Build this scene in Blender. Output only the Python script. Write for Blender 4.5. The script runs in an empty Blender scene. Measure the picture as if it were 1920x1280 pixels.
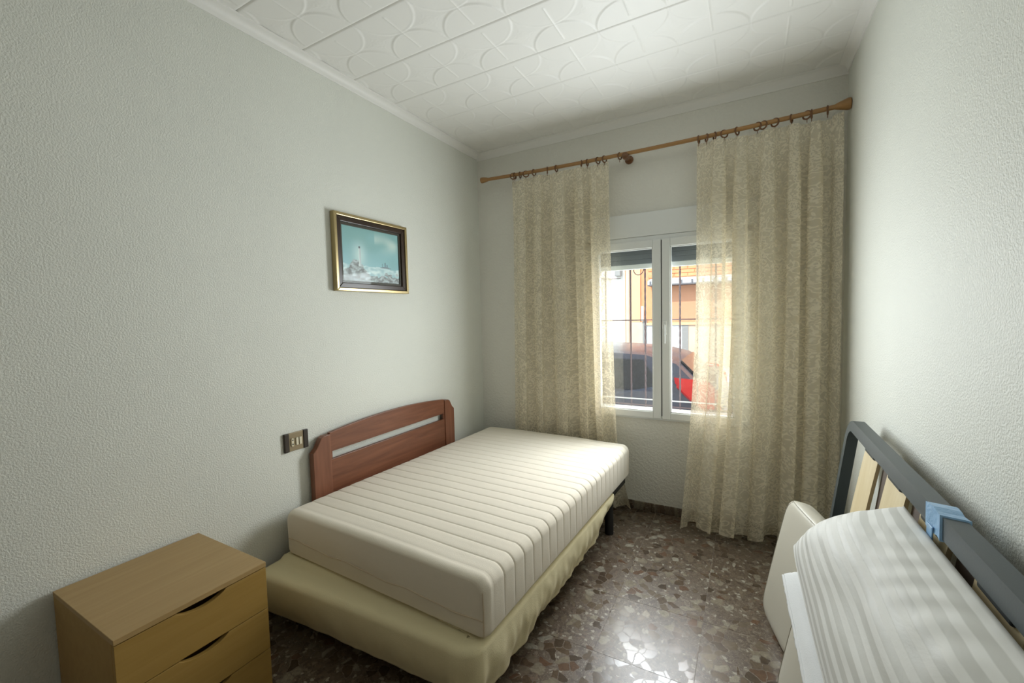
import bpy, bmesh, math, random
from mathutils import Vector, Matrix, noise
random.seed(7)
sc = bpy.context.scene
C = sc.collection
PI = math.pi

# ------------------------------------------------------------------ camera
W, H = 2.417, 2.70            # room width and ceiling height; back wall is y = 0
YR = -3.55                    # wall behind the camera
r_ = Vector((0.874412, 0.48455734, -0.02465447))
u_ = Vector((-0.00711303, 0.06361195, 0.99794936))
d_ = Vector((-0.485132, 0.87244353, -0.05906972))
cam = bpy.data.cameras.new('camera'); cam.sensor_width = 36.0
cam.lens = 801.24 / 1920 * 36; cam.clip_start = 0.02; cam.clip_end = 200
co = bpy.data.objects.new('camera', cam); C.objects.link(co)
co.matrix_world = Matrix(((r_.x, u_.x, -d_.x, 1.95495), (r_.y, u_.y, -d_.y, -2.99951),
                          (r_.z, u_.z, -d_.z, 1.38126), (0, 0, 0, 1)))
sc.camera = co

# ------------------------------------------------------------------ light
w = bpy.data.worlds.new('sky'); sc.world = w; w.use_nodes = True
bg = w.node_tree.nodes['Background']
bg.inputs[0].default_value = (0.80, 0.90, 1.0, 1); bg.inputs[1].default_value = 2.8
def light(name, kind, energy, color, loc, rot, **kw):
    l = bpy.data.lights.new(name, kind); l.energy = energy; l.color = color
    for k, v in kw.items(): setattr(l, k, v)
    o = bpy.data.objects.new(name, l); C.objects.link(o); o.location = loc; o.rotation_euler = rot
    return o
# sun from behind the house, lands on the facades across the street only
light('sun', 'SUN', 4.6, (1.0, 0.93, 0.82), (0, 0, 8), (math.radians(42), 0, math.radians(-14)), angle=0.02)
# added unseen area light inside the curtains, standing in for window daylight
light('window_fill', 'AREA', 27.5, (0.90, 0.96, 1.0), (1.39, -0.165, 1.36), (math.radians(-90), 0, 0),
      shape='RECTANGLE', size=0.52, size_y=0.92)
# added area light between glass and grille, boosts daylight on the lace
light('outer_fill', 'AREA', 15, (0.95, 0.98, 1.0), (1.443, 0.15, 1.22), (math.radians(-90), 0, 0),
      shape='RECTANGLE', size=0.92, size_y=0.92)
vs = sc.view_settings
vs.view_transform = 'Standard'; vs.look = 'None'; vs.exposure = -0.04; vs.gamma = 1.0; vs.use_curve_mapping = False

# ------------------------------------------------------------------ materials
MATS = {}
def new_mat(name):
    m = bpy.data.materials.new(name); m.use_nodes = True; MATS[name] = m
    nt = m.node_tree; b = nt.nodes['Principled BSDF']
    return m, nt, b
def N(nt, t, **kw):
    n = nt.nodes.new(t)
    for k, v in kw.items():
        if k.startswith('i_'): n.inputs[k[2:].replace('_', ' ')].default_value = v
        else: setattr(n, k, v)
    return n
def ramp(nt, stops):
    n = nt.nodes.new('ShaderNodeValToRGB'); e = n.color_ramp.elements
    while len(e) < len(stops): e.new(0.5)
    for k, (p, c) in enumerate(stops):
        e[k].position = p; e[k].color = (c[0], c[1], c[2], 1) if isinstance(c, tuple) else (c, c, c, 1)
    return n
def bump(nt, b, height, strength=0.5, dist=0.003):
    n = N(nt, 'ShaderNodeBump'); n.inputs['Strength'].default_value = strength; n.inputs['Distance'].default_value = dist
    nt.links.new(height, n.inputs['Height']); nt.links.new(n.outputs['Normal'], b.inputs['Normal']); return n
def coords(nt, scale=(1, 1, 1), out='Object', world=False, rot=(0, 0, 0)):
    mp = N(nt, 'ShaderNodeMapping'); mp.inputs['Scale'].default_value = scale; mp.inputs['Rotation'].default_value = rot
    if world: nt.links.new(N(nt, 'ShaderNodeNewGeometry').outputs['Position'], mp.inputs[0])
    else: nt.links.new(N(nt, 'ShaderNodeTexCoord').outputs[out], mp.inputs[0])
    return mp.outputs[0]
def plain(name, col, rough=0.5, metal=0.0, bscale=0, bstr=0.2, bdist=0.002, var=0.0, vscale=8, spec=None):
    m, nt, b = new_mat(name)
    b.inputs['Base Color'].default_value = (*col, 1); b.inputs['Roughness'].default_value = rough
    b.inputs['Metallic'].default_value = metal
    if spec is not None: b.inputs['Specular IOR Level'].default_value = spec
    if bscale:
        n = N(nt, 'ShaderNodeTexNoise', i_Scale=bscale, i_Detail=3.0); nt.links.new(coords(nt, world=True), n.inputs[0])
        bump(nt, b, n.outputs[0], bstr, bdist)
    if var:
        n = N(nt, 'ShaderNodeTexNoise', i_Scale=vscale, i_Detail=4.0); nt.links.new(coords(nt, world=True), n.inputs[0])
        rp = ramp(nt, [(0.3, tuple(c * (1 - var) for c in col)), (0.7, tuple(min(1, c * (1 + var)) for c in col))])
        nt.links.new(n.outputs[0], rp.inputs[0]); nt.links.new(rp.outputs[0], b.inputs['Base Color'])
    return m
def plaster(name, col, scale, strength, dist):
    m, nt, b = new_mat(name); b.inputs['Roughness'].default_value = 0.55; b.inputs['Specular IOR Level'].default_value = 0.3
    v = coords(nt, world=True)
    n1 = N(nt, 'ShaderNodeTexNoise', i_Scale=scale, i_Detail=3.0, i_Roughness=0.55); nt.links.new(v, n1.inputs[0])
    rp = ramp(nt, [(0.38, 0.0), (0.62, 1.0)]); nt.links.new(n1.outputs[0], rp.inputs[0])
    bump(nt, b, rp.outputs[0], strength, dist)
    n2 = N(nt, 'ShaderNodeTexNoise', i_Scale=1.6, i_Detail=4.0); nt.links.new(v, n2.inputs[0])
    r2 = ramp(nt, [(0.3, tuple(c * 0.95 for c in col)), (0.7, col)]); nt.links.new(n2.outputs[0], r2.inputs[0])
    nt.links.new(r2.outputs[0], b.inputs['Base Color'])
    return m
def wood(name, c0, c1, axis='y', rough=0.4, grain=26, world=False):
    m, nt, b = new_mat(name); b.inputs['Roughness'].default_value = rough
    s = {'x': (2.0, grain, grain), 'y': (grain, 2.0, grain), 'z': (grain, grain, 2.0)}[axis]
    v = coords(nt, scale=s, world=world)
    n = N(nt, 'ShaderNodeTexNoise', i_Scale=1.0, i_Detail=6.0, i_Roughness=0.6, i_Distortion=0.6); nt.links.new(v, n.inputs[0])
    rp = ramp(nt, [(0.3, c0), (0.7, c1)]); nt.links.new(n.outputs[0], rp.inputs[0])
    nt.links.new(rp.outputs[0], b.inputs['Base Color']); bump(nt, b, n.outputs[0], 0.12, 0.001)
    return m

plaster('wall_plaster', (0.775, 0.785, 0.715), 165, 0.42, 0.0024)
plaster('back_plaster', (0.80, 0.79, 0.725), 60, 0.45, 0.0035)
plaster('smooth_white', (0.82, 0.82, 0.785), 20, 0.05, 0.001)
plain('ceiling_foam', (0.84, 0.83, 0.79), 0.5, bscale=350, bstr=0.12, bdist=0.001)
plain('ceiling_gap', (0.42, 0.41, 0.38), 0.8)
plain('grout', (0.34, 0.30, 0.26), 0.6)
plain('rear_brown', (0.36, 0.31, 0.25), 0.7)

def terrazzo():
    m, nt, b = new_mat('terrazzo'); L = nt.links.new
    g = N(nt, 'ShaderNodeNewGeometry'); oi = N(nt, 'ShaderNodeObjectInfo')
    mul = N(nt, 'ShaderNodeMath', operation='MULTIPLY'); mul.inputs[1].default_value = 37.0; L(oi.outputs['Random'], mul.inputs[0])
    add = N(nt, 'ShaderNodeVectorMath', operation='ADD'); L(g.outputs['Position'], add.inputs[0]); L(mul.outputs[0], add.inputs[1])
    nz = N(nt, 'ShaderNodeTexNoise', i_Scale=14.0, i_Detail=3.0); L(add.outputs[0], nz.inputs[0])
    sub = N(nt, 'ShaderNodeVectorMath', operation='SUBTRACT'); sub.inputs[1].default_value = (.5, .5, .5); L(nz.outputs['Color'], sub.inputs[0])
    sca = N(nt, 'ShaderNodeVectorMath', operation='SCALE'); sca.inputs['Scale'].default_value = 0.05; L(sub.outputs[0], sca.inputs[0])
    pos = N(nt, 'ShaderNodeVectorMath', operation='ADD'); L(add.outputs[0], pos.inputs[0]); L(sca.outputs[0], pos.inputs[1])
    def layer(scale, e0, e1, cols, seed, thr):
        v = N(nt, 'ShaderNodeTexVoronoi', voronoi_dimensions='2D', i_Scale=scale); L(pos.outputs[0], v.inputs['Vector'])
        e = N(nt, 'ShaderNodeTexVoronoi', voronoi_dimensions='2D', feature='DISTANCE_TO_EDGE', i_Scale=scale); L(pos.outputs[0], e.inputs['Vector'])
        sp = N(nt, 'ShaderNodeSeparateColor'); L(v.outputs['Color'], sp.inputs[0])
        cr = ramp(nt, cols); cr.color_ramp.interpolation = 'CONSTANT'; L(sp.outputs[seed], cr.inputs[0])
        mk = ramp(nt, [(e0, 0.0), (e1, 1.0)]); L(e.outputs[0], mk.inputs[0])
        pick = N(nt, 'ShaderNodeMath', operation='GREATER_THAN'); pick.inputs[1].default_value = thr; L(sp.outputs[(seed + 1) % 3], pick.inputs[0])
        mm = N(nt, 'ShaderNodeMath', operation='MULTIPLY'); L(mk.outputs[0], mm.inputs[0]); L(pick.outputs[0], mm.inputs[1])
        return cr.outputs[0], mm.outputs[0]
    cA, mA = layer(26, 0.03, 0.07, [(0.0, (0.20, 0.14, 0.10)), (0.2, (0.31, 0.25, 0.20)), (0.38, (0.14, 0.10, 0.075)), (0.5, (0.44, 0.385, 0.32)), (0.64, (0.25, 0.19, 0.15)), (0.80, (0.58, 0.54, 0.48)), (0.9, (0.25, 0.15, 0.105))], 0, 0.60)
    cB, mB = layer(78, 0.04, 0.09, [(0.0, (0.24, 0.18, 0.14)), (0.35, (0.36, 0.30, 0.25)), (0.55, (0.15, 0.105, 0.08)), (0.78, (0.62, 0.58, 0.52)), (0.88, (0.29, 0.20, 0.15))], 1, 0.45)
    n3 = N(nt, 'ShaderNodeTexNoise', i_Scale=190.0, i_Detail=2.0); L(pos.outputs[0], n3.inputs[0])
    base = ramp(nt, [(0.35, (0.13, 0.09, 0.065)), (0.54, (0.24, 0.18, 0.135)), (0.64, (0.30, 0.24, 0.19)), (0.70, (0.62, 0.57, 0.50))]); L(n3.outputs[0], base.inputs[0])
    m1 = N(nt, 'ShaderNodeMixRGB'); L(mB, m1.inputs[0]); L(base.outputs[0], m1.inputs[1]); L(cB, m1.inputs[2])
    n4 = N(nt, 'ShaderNodeTexNoise', i_Scale=60.0, i_Detail=5.0, i_Distortion=1.2); L(pos.outputs[0], n4.inputs[0])
    vr = ramp(nt, [(0.3, 0.72), (0.7, 1.15)]); L(n4.outputs[0], vr.inputs[0])
    vm = N(nt, 'ShaderNodeMixRGB', blend_type='MULTIPLY'); vm.inputs[0].default_value = 1.0; L(cA, vm.inputs[1]); L(vr.outputs[0], vm.inputs[2])
    m2 = N(nt, 'ShaderNodeMixRGB'); L(mA, m2.inputs[0]); L(m1.outputs[0], m2.inputs[1]); L(vm.outputs[0], m2.inputs[2])
    hs = N(nt, 'ShaderNodeHueSaturation'); hs.inputs['Value'].default_value = 0.52; L(m2.outputs[0], hs.inputs['Color'])
    wt = N(nt, 'ShaderNodeMixRGB', blend_type='MULTIPLY'); wt.inputs[0].default_value = 1.0; wt.inputs[2].default_value = (1.0, 0.965, 0.85, 1); L(hs.outputs[0], wt.inputs[1]); L(wt.outputs[0], b.inputs['Base Color'])
    # chips take a higher polish than the cement
    rr = ramp(nt, [(0.0, 0.34), (1.0, 0.20)]); L(mA, rr.inputs[0]); L(rr.outputs[0], b.inputs['Roughness'])
    b.inputs['Specular IOR Level'].default_value = 0.55
    bump(nt, b, n3.outputs[0], 0.06, 0.0008)
terrazzo()

def quilt_fabric(name, col, sheen=0.2, scale=420, s=0.25):
    m, nt, b = new_mat(name); b.inputs['Base Color'].default_value = (*col, 1); b.inputs['Roughness'].default_value = 0.85
    b.inputs['Specular IOR Level'].default_value = 0.15; b.inputs['Sheen Weight'].default_value = sheen
    v = coords(nt)
    n = N(nt, 'ShaderNodeTexNoise', i_Scale=scale, i_Detail=2.0); nt.links.new(v, n.inputs[0])
    n2 = N(nt, 'ShaderNodeTexNoise', i_Scale=9.0, i_Detail=4.0); nt.links.new(v, n2.inputs[0])
    a = N(nt, 'ShaderNodeMath', operation='MULTIPLY_ADD'); a.inputs[1].default_value = 3.0
    nt.links.new(n2.outputs[0], a.inputs[0]); nt.links.new(n.outputs[0], a.inputs[2]); bump(nt, b, a.outputs[0], s, 0.002)
    return m
quilt_fabric('mattress_fabric', (0.82, 0.755, 0.635))
quilt_fabric('base_sheet', (0.78, 0.70, 0.45), 0.1, 300, 0.35)
quilt_fabric('pillow_white', (0.80, 0.81, 0.81), 0.2, 300, 0.3)
plain('leatherette', (0.62, 0.585, 0.49), 0.42, bscale=300, bstr=0.15, bdist=0.0008)
plain('leather_seam', (0.42, 0.39, 0.32), 0.6)
plain('seam_thread', (0.62, 0.52, 0.38), 0.8)
def striped():
    m, nt, b = new_mat('pillow_stripe'); L = nt.links.new
    tc = N(nt, 'ShaderNodeTexCoord'); sp = N(nt, 'ShaderNodeSeparateXYZ'); L(tc.outputs['UV'], sp.inputs[0])
    ml = N(nt, 'ShaderNodeMath', operation='MULTIPLY'); ml.inputs[1].default_value = 13.0; L(sp.outputs[0], ml.inputs[0])
    fr = N(nt, 'ShaderNodeMath', operation='FRACT'); L(ml.outputs[0], fr.inputs[0])
    rp = ramp(nt, [(0.0, (0.60, 0.595, 0.55)), (0.46, (0.60, 0.595, 0.55)), (0.52, (0.80, 0.795, 0.755)), (0.94, (0.80, 0.795, 0.755)), (1.0, (0.60, 0.595, 0.55))])
    L(fr.outputs[0], rp.inputs[0]); L(rp.outputs[0], b.inputs['Base Color'])
    rr = ramp(nt, [(0.46, 0.6), (0.52, 0.8)]); L(fr.outputs[0], rr.inputs[0]); L(rr.outputs[0], b.inputs['Roughness'])
    b.inputs['Sheen Weight'].default_value = 0.15
    mp = N(nt, 'ShaderNodeMapping'); mp.inputs['Scale'].default_value = (9, 3, 9); L(tc.outputs['Object'], mp.inputs[0])
    n = N(nt, 'ShaderNodeTexNoise', i_Scale=2.2, i_Detail=5.0, i_Distortion=0.8); L(mp.outputs[0], n.inputs[0]); bump(nt, b, n.outputs[0], 0.3, 0.008)
striped()

def lace():
    m, nt, b = new_mat('lace'); L = nt.links.new; nt.nodes.remove(b)
    out = nt.nodes['Material Output']
    tc = N(nt, 'ShaderNodeTexCoord')
    nz = N(nt, 'ShaderNodeTexNoise', i_Scale=9.0, i_Detail=3.0); L(tc.outputs['UV'], nz.inputs[0])
    sub = N(nt, 'ShaderNodeVectorMath', operation='SUBTRACT'); sub.inputs[1].default_value = (.5, .5, .5); L(nz.outputs['Color'], sub.inputs[0])
    sca = N(nt, 'ShaderNodeVectorMath', operation='SCALE'); sca.inputs['Scale'].default_value = 0.06; L(sub.outputs[0], sca.inputs[0])
    pos = N(nt, 'ShaderNodeVectorMath', operation='ADD'); L(tc.outputs['UV'], pos.inputs[0]); L(sca.outputs[0], pos.inputs[1])
    def petal(scale, a, bb):
        e = N(nt, 'ShaderNodeTexVoronoi', voronoi_dimensions='2D', feature='F1', i_Scale=scale); L(pos.outputs[0], e.inputs['Vector'])
        q = ramp(nt, [(a, 1.0), (bb, 0.0)]); L(e.outputs[0], q.inputs[0]); return q.outputs[0]
    n1 = N(nt, 'ShaderNodeTexNoise', i_Scale=17.0, i_Detail=2.0); L(pos.outputs[0], n1.inputs[0])
    k1 = N(nt, 'ShaderNodeMath', operation='MULTIPLY'); k1.inputs[1].default_value = 40.0; L(n1.outputs[0], k1.inputs[0])
    k2 = N(nt, 'ShaderNodeMath', operation='SINE'); L(k1.outputs[0], k2.inputs[0])
    o1 = ramp(nt, [(0.35, 0.0), (0.75, 1.0)]); L(k2.outputs[0], o1.inputs[0])          # scrolling leaf outlines
    o2 = petal(75, 0.30, 0.45)
    n2 = N(nt, 'ShaderNodeTexNoise', i_Scale=8.0, i_Detail=2.0); L(pos.outputs[0], n2.inputs[0])
    fl = ramp(nt, [(0.46, 0.0), (0.56, 1.0)]); L(n2.outputs[0], fl.inputs[0])
    pm = N(nt, 'ShaderNodeMath', operation='MULTIPLY'); L(o2, pm.inputs[0]); L(fl.outputs[0], pm.inputs[1])
    mx = N(nt, 'ShaderNodeMath', operation='MAXIMUM'); L(o1.outputs[0], mx.inputs[0]); L(pm.outputs[0], mx.inputs[1])
    al = ramp(nt, [(0.0, 0.56), (1.0, 0.82)]); L(mx.outputs[0], al.inputs[0])
    colr = ramp(nt, [(0.0, (0.86, 0.775, 0.59)), (1.0, (0.88, 0.81, 0.645))]); L(mx.outputs[0], colr.inputs[0])
    df = N(nt, 'ShaderNodeBsdfDiffuse'); L(colr.outputs[0], df.inputs[0])
    tl = N(nt, 'ShaderNodeBsdfTranslucent'); L(colr.outputs[0], tl.inputs[0])
    m1 = N(nt, 'ShaderNodeMixShader'); m1.inputs[0].default_value = 0.28; L(df.outputs[0], m1.inputs[1]); L(tl.outputs[0], m1.inputs[2])
    tr = N(nt, 'ShaderNodeBsdfTransparent')
    m2 = N(nt, 'ShaderNodeMixShader'); L(al.outputs[0], m2.inputs[0]); L(tr.outputs[0], m2.inputs[1]); L(m1.outputs[0], m2.inputs[2])
    L(m2.outputs[0], out.inputs[0])
lace()
def thin_glass(name, refl):
    m, nt, b = new_mat(name); nt.nodes.remove(b); out = nt.nodes['Material Output']
    tr = N(nt, 'ShaderNodeBsdfTransparent'); tr.inputs[0].default_value = (0.96, 0.98, 0.97, 1)
    gl = N(nt, 'ShaderNodeBsdfGlossy'); gl.inputs['Roughness'].default_value = 0.02
    mx = N(nt, 'ShaderNodeMixShader'); mx.inputs[0].default_value = refl
    nt.links.new(tr.outputs[0], mx.inputs[1]); nt.links.new(gl.outputs[0], mx.inputs[2]); nt.links.new(mx.outputs[0], out.inputs[0])
thin_glass('glass', 0.06); thin_glass('picture_glass', 0.008)
wood('headboard_wood', (0.135, 0.045, 0.022), (0.245, 0.095, 0.048), 'y', 0.38, 30)
wood('headboard_post', (0.17, 0.062, 0.032), (0.27, 0.108, 0.058), 'z', 0.38, 30)
wood('beech', (0.40, 0.26, 0.105), (0.46, 0.31, 0.135), 'y', 0.45, 40)
wood('beech_front', (0.35, 0.21, 0.050), (0.41, 0.255, 0.070), 'y', 0.45, 40)
wood('rod_wood', (0.30, 0.155, 0.05), (0.42, 0.23, 0.085), 'x', 0.35, 30)
wood('ring_wood', (0.13, 0.055, 0.02), (0.20, 0.09, 0.035), 'x', 0.35, 30)
wood('slat_wood', (0.66, 0.53, 0.30), (0.76, 0.64, 0.40), 'z', 0.5, 18)
plain('gap_shade_brown', (0.085, 0.055, 0.035), 0.55)
plain('black_metal', (0.012, 0.013, 0.014), 0.45)
plain('grey_metal', (0.055, 0.070, 0.075), 0.38, bscale=200, bstr=0.05)
plain('grey_metal_dark', (0.03, 0.038, 0.04), 0.5)
plain('blue_tape', (0.26, 0.46, 0.70), 0.3, bscale=60, bstr=0.6, bdist=0.004)
plain('pvc', (0.80, 0.82, 0.81), 0.28)
plain('gap_black', (0.02, 0.02, 0.02), 0.8)
plain('shutter_grey', (0.16, 0.18, 0.20), 0.5)
plain('gold', (0.50, 0.40, 0.21), 0.3, 0.85)
plain('frame_dark', (0.035, 0.02, 0.012), 0.3)
plain('mat_brown', (0.06, 0.042, 0.028), 0.5)
plain('bronze', (0.28, 0.225, 0.14), 0.35, 0.5)
plain('dark_brown', (0.03, 0.02, 0.012), 0.4)
plain('ivory', (0.72, 0.66, 0.50), 0.35)
plain('black', (0.01, 0.01, 0.01), 0.5)
plain('iron', (0.16, 0.115, 0.125), 0.5)
plain('asphalt', (0.20, 0.20, 0.20), 0.9, bscale=60)
plain('pavement', (0.45, 0.43, 0.40), 0.9, bscale=30)
plain('car_blue', (0.10, 0.11, 0.145), 0.25, 0.3)
plain('car_white', (0.80, 0.81, 0.82), 0.2)
plain('car_glass', (0.04, 0.045, 0.05), 0.05)
plain('car_red', (0.62, 0.015, 0.015), 0.2)
plain('car_trim', (0.02, 0.02, 0.022), 0.5)
plain('chrome', (0.6, 0.6, 0.6), 0.15, 1.0)
plain('stucco_orange', (0.80, 0.36, 0.19), 0.9, bscale=25, var=0.06)
plain('stucco_pale', (0.86, 0.50, 0.30), 0.9, bscale=25)
plain('stucco_white', (0.86, 0.85, 0.80), 0.9, bscale=25)
plain('stone_beige', (0.68, 0.54, 0.43), 0.9, bscale=25, var=0.08)
plain('brick', (0.72, 0.33, 0.16), 0.9, var=0.12, vscale=5)
plain('door_orange', (0.62, 0.31, 0.18), 0.7)
plain('panel_blue', (0.66, 0.72, 0.77), 0.7)
plain('grey_pipe', (0.30, 0.30, 0.30), 0.6)
plain('awning', (0.62, 0.64, 0.68), 0.7)
plain('awning_dark', (0.16, 0.16, 0.18), 0.7)
def paint_mat():
    m, nt, b = new_mat('painting'); a = N(nt, 'ShaderNodeVertexColor', layer_name='paint')
    nt.links.new(a.outputs[0], b.inputs['Base Color']); b.inputs['Roughness'].default_value = 0.35
paint_mat()

# ------------------------------------------------------------------ helpers
def M(n): return MATS[n]
class MB:
    def __init__(s): s.bm = bmesh.new()
    def box(s, a, b, bevel=0.0, seg=2):
        lo = [min(a[i], b[i]) for i in range(3)]; hi = [max(a[i], b[i]) for i in range(3)]
        g = bmesh.ops.create_cube(s.bm, size=1.0); vs_ = g['verts']
        for v in vs_:
            v.co = Vector([(lo[i] + hi[i]) / 2 + v.co[i] * (hi[i] - lo[i]) for i in range(3)])
        if bevel:
            es = list({e for v in vs_ for e in v.link_edges})
            bmesh.ops.bevel(s.bm, geom=es, offset=bevel, segments=seg, affect='EDGES', profile=0.5)
        return s
    def prism(s, poly, axis, t0, t1, bevel=0.0):
        """poly: 2D points in the two other axes (in x,y,z order); extruded t0..t1 along axis"""
        def mk(p, t):
            l = list(p); l.insert('xyz'.index(axis), t); return Vector(l)
        a = [s.bm.verts.new(mk(p, t0)) for p in poly]; b = [s.bm.verts.new(mk(p, t1)) for p in poly]
        n = len(poly); fs = [s.bm.faces.new(a), s.bm.faces.new(b[::-1])]
        for i in range(n): fs.append(s.bm.faces.new((a[i], b[i], b[(i + 1) % n], a[(i + 1) % n])))
        bmesh.ops.recalc_face_normals(s.bm, faces=fs)
        if bevel:
            es = list({e for f in fs[:2] for e in f.edges})
            bmesh.ops.bevel(s.bm, geom=es, offset=bevel, segments=2, affect='EDGES', profile=0.5)
        return s
    def tube(s, path, rad, n=10, closed=False, caps=True, twist=0):
        pts = [Vector(p) for p in path]; rings = []; m = len(pts); up = None
        for i, p in enumerate(pts):
            if closed: t = pts[(i + 1) % m] - pts[i - 1]
            else: t = pts[min(i + 1, m - 1)] - pts[max(i - 1, 0)]
            t.normalize()
            if up is None: up = Vector((0, 0, 1)) if abs(t.z) < 0.9 else Vector((1, 0, 0))
            x = t.cross(up)
            if x.length < 1e-6: x = t.orthogonal()
            x.normalize(); y = x.cross(t); up = y
            rr = rad[i] if isinstance(rad, (list, tuple)) else rad
            rings.append([s.bm.verts.new(p + x * math.cos(2 * PI * k / n + twist * i) * rr + y * math.sin(2 * PI * k / n + twist * i) * rr) for k in range(n)])
        R = m if closed else m - 1
        for i in range(R):
            A, B = rings[i], rings[(i + 1) % m]
            for k in range(n): s.bm.faces.new((A[k], A[(k + 1) % n], B[(k + 1) % n], B[k]))
        if not closed and caps:
            s.bm.faces.new(rings[0][::-1]); s.bm.faces.new(rings[-1])
        bmesh.ops.recalc_face_normals(s.bm, faces=s.bm.faces)
        return s
    def loft(s, rings, caps=True):
        rv = [[s.bm.verts.new(p) for p in r] for r in rings]; n = len(rv[0])
        for A, B in zip(rv[:-1], rv[1:]):
            for k in range(n): s.bm.faces.new((A[k], A[(k + 1) % n], B[(k + 1) % n], B[k]))
        if caps: s.bm.faces.new(rv[0][::-1]); s.bm.faces.new(rv[-1])
        bmesh.ops.recalc_face_normals(s.bm, faces=s.bm.faces)
        return s
    def grid(s, fn, nu, nv, uv=None):
        vs_ = [[s.bm.verts.new(fn(i / nu, j / nv)) for i in range(nu + 1)] for j in range(nv + 1)]
        lay = s.bm.loops.layers.uv.verify() if uv else None
        for j in range(nv):
            for i in range(nu):
                f = s.bm.faces.new((vs_[j][i], vs_[j][i + 1], vs_[j + 1][i + 1], vs_[j + 1][i]))
                if uv:
                    for l, (a, b) in zip(f.loops, ((i, j), (i + 1, j), (i + 1, j + 1), (i, j + 1))): l[lay].uv = uv(a / nu, b / nv)
        return s
    def mesh(s, name, mat, smooth=False, angle=None):
        me = bpy.data.meshes.new(name); s.bm.to_mesh(me); s.bm.free(); me.materials.append(M(mat))
        if smooth:
            for p in me.polygons: p.use_smooth = True
            if angle is not None: me.set_sharp_from_angle(angle=math.radians(angle))
        return me
def link(name, me, parent=None, loc=(0, 0, 0), rot=(0, 0, 0)):
    o = bpy.data.objects.new(name, me); C.objects.link(o); o.location = loc; o.rotation_euler = rot
    if parent: o.parent = parent
    return o
def off(parent):
    l = Vector((0, 0, 0))
    while parent: l += parent.location; parent = parent.parent
    return l
def part(name, mb, mat, parent=None, smooth=False, angle=35, label=None):
    """geometry given in the thing's own frame; for unrotated things built in room coordinates use wpart"""
    o = link(name, mb.mesh(name, mat, smooth, angle), parent)
    if label: o['label'] = label
    return o
def wpart(name, mb, mat, parent=None, smooth=False, angle=35, label=None, base=None):
    d = off(parent) if parent else Vector((0, 0, 0))
    bmesh.ops.translate(mb.bm, verts=mb.bm.verts, vec=-d)
    o = part(name, mb, mat, parent, smooth, angle, label)
    if base is not None:
        me = o.data; b = Vector(base); me.transform(Matrix.Translation(d - b)); o.location = b - d
    return o
def thing(name, label, cat, loc=(0, 0, 0), rotz=0.0, group=None, kind=None):
    o = bpy.data.objects.new(name, None); C.objects.link(o); o.location = loc; o.rotation_euler = (0, 0, rotz)
    o.empty_display_size = 0.05
    tag(o, label, cat, group, kind); return o
def tag(o, label, cat=None, group=None, kind=None):
    o['label'] = label
    if cat: o['category'] = cat
    if group: o['group'] = group
    if kind: o['kind'] = kind
    return o

# ------------------------------------------------------------------ room shell
WX0, WX1, WZ0, WZ1 = 0.925, 1.962, 0.65, 1.895        # window opening
T = 0.26
def struct(name, mb, mat, label, cat):
    o = wpart(name, mb, mat); tag(o, label, cat, kind='structure'); return o
struct('wall_left', MB().box((-T, YR - T, -0.06), (0, T, H + 0.2)), 'wall_plaster', 'rough stippled off-white wall behind the bed and picture', 'wall')
struct('wall_right', MB().box((W, YR - T, -0.06), (W + T, T, H + 0.2)), 'wall_plaster', 'rough stippled off-white wall behind the leaning bed base', 'wall')
struct('wall_rear', MB().box((0, YR - T, -0.06), (W, YR, H + 0.2)), 'rear_brown', 'plain dull brown wall behind the camera', 'wall')
bw = MB()
bw.box((0, 0, -0.06), (WX0, T, H + 0.2)).box((WX1, 0, -0.06), (W, T, H + 0.2))
bw.box((WX0, 0, -0.06), (WX1, T, WZ0)).box((WX0, 0, WZ1), (WX1, T, H + 0.2))
struct('wall_back', bw, 'back_plaster', 'off-white plaster wall around the window', 'wall')
fl = struct('floor', MB().box((0, YR, -0.06), (W, 0, -0.0007)), 'grout', 'dark speckled terrazzo tile floor', 'floor')
# terrazzo tiles
def cuts(lo, hi, ref, p):
    k = math.floor((lo - ref) / p); a = [lo]; t = ref + p * (k + 1)
    while t < hi - 1e-4:
        if t > lo + 1e-4: a.append(t)
        t += p
    return a + [hi]
xs = cuts(0, W, 1.402, 0.382); ys = cuts(YR, 0, -0.62, 0.382); cache = {}
for i in range(len(xs) - 1):
    for j in range(len(ys) - 1):
        dx, dy = round(xs[i + 1] - xs[i], 4), round(ys[j + 1] - ys[j], 4)
        if (dx, dy) not in cache:
            cache[(dx, dy)] = MB().box((0.0004, 0.0004, -0.004), (dx - 0.0004, dy - 0.0004, 0.0), 0.0004, 1).mesh('floor_tile', 'terrazzo')
        link('floor_tile', cache[(dx, dy)], fl, (xs[i], ys[j], 0))
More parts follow.
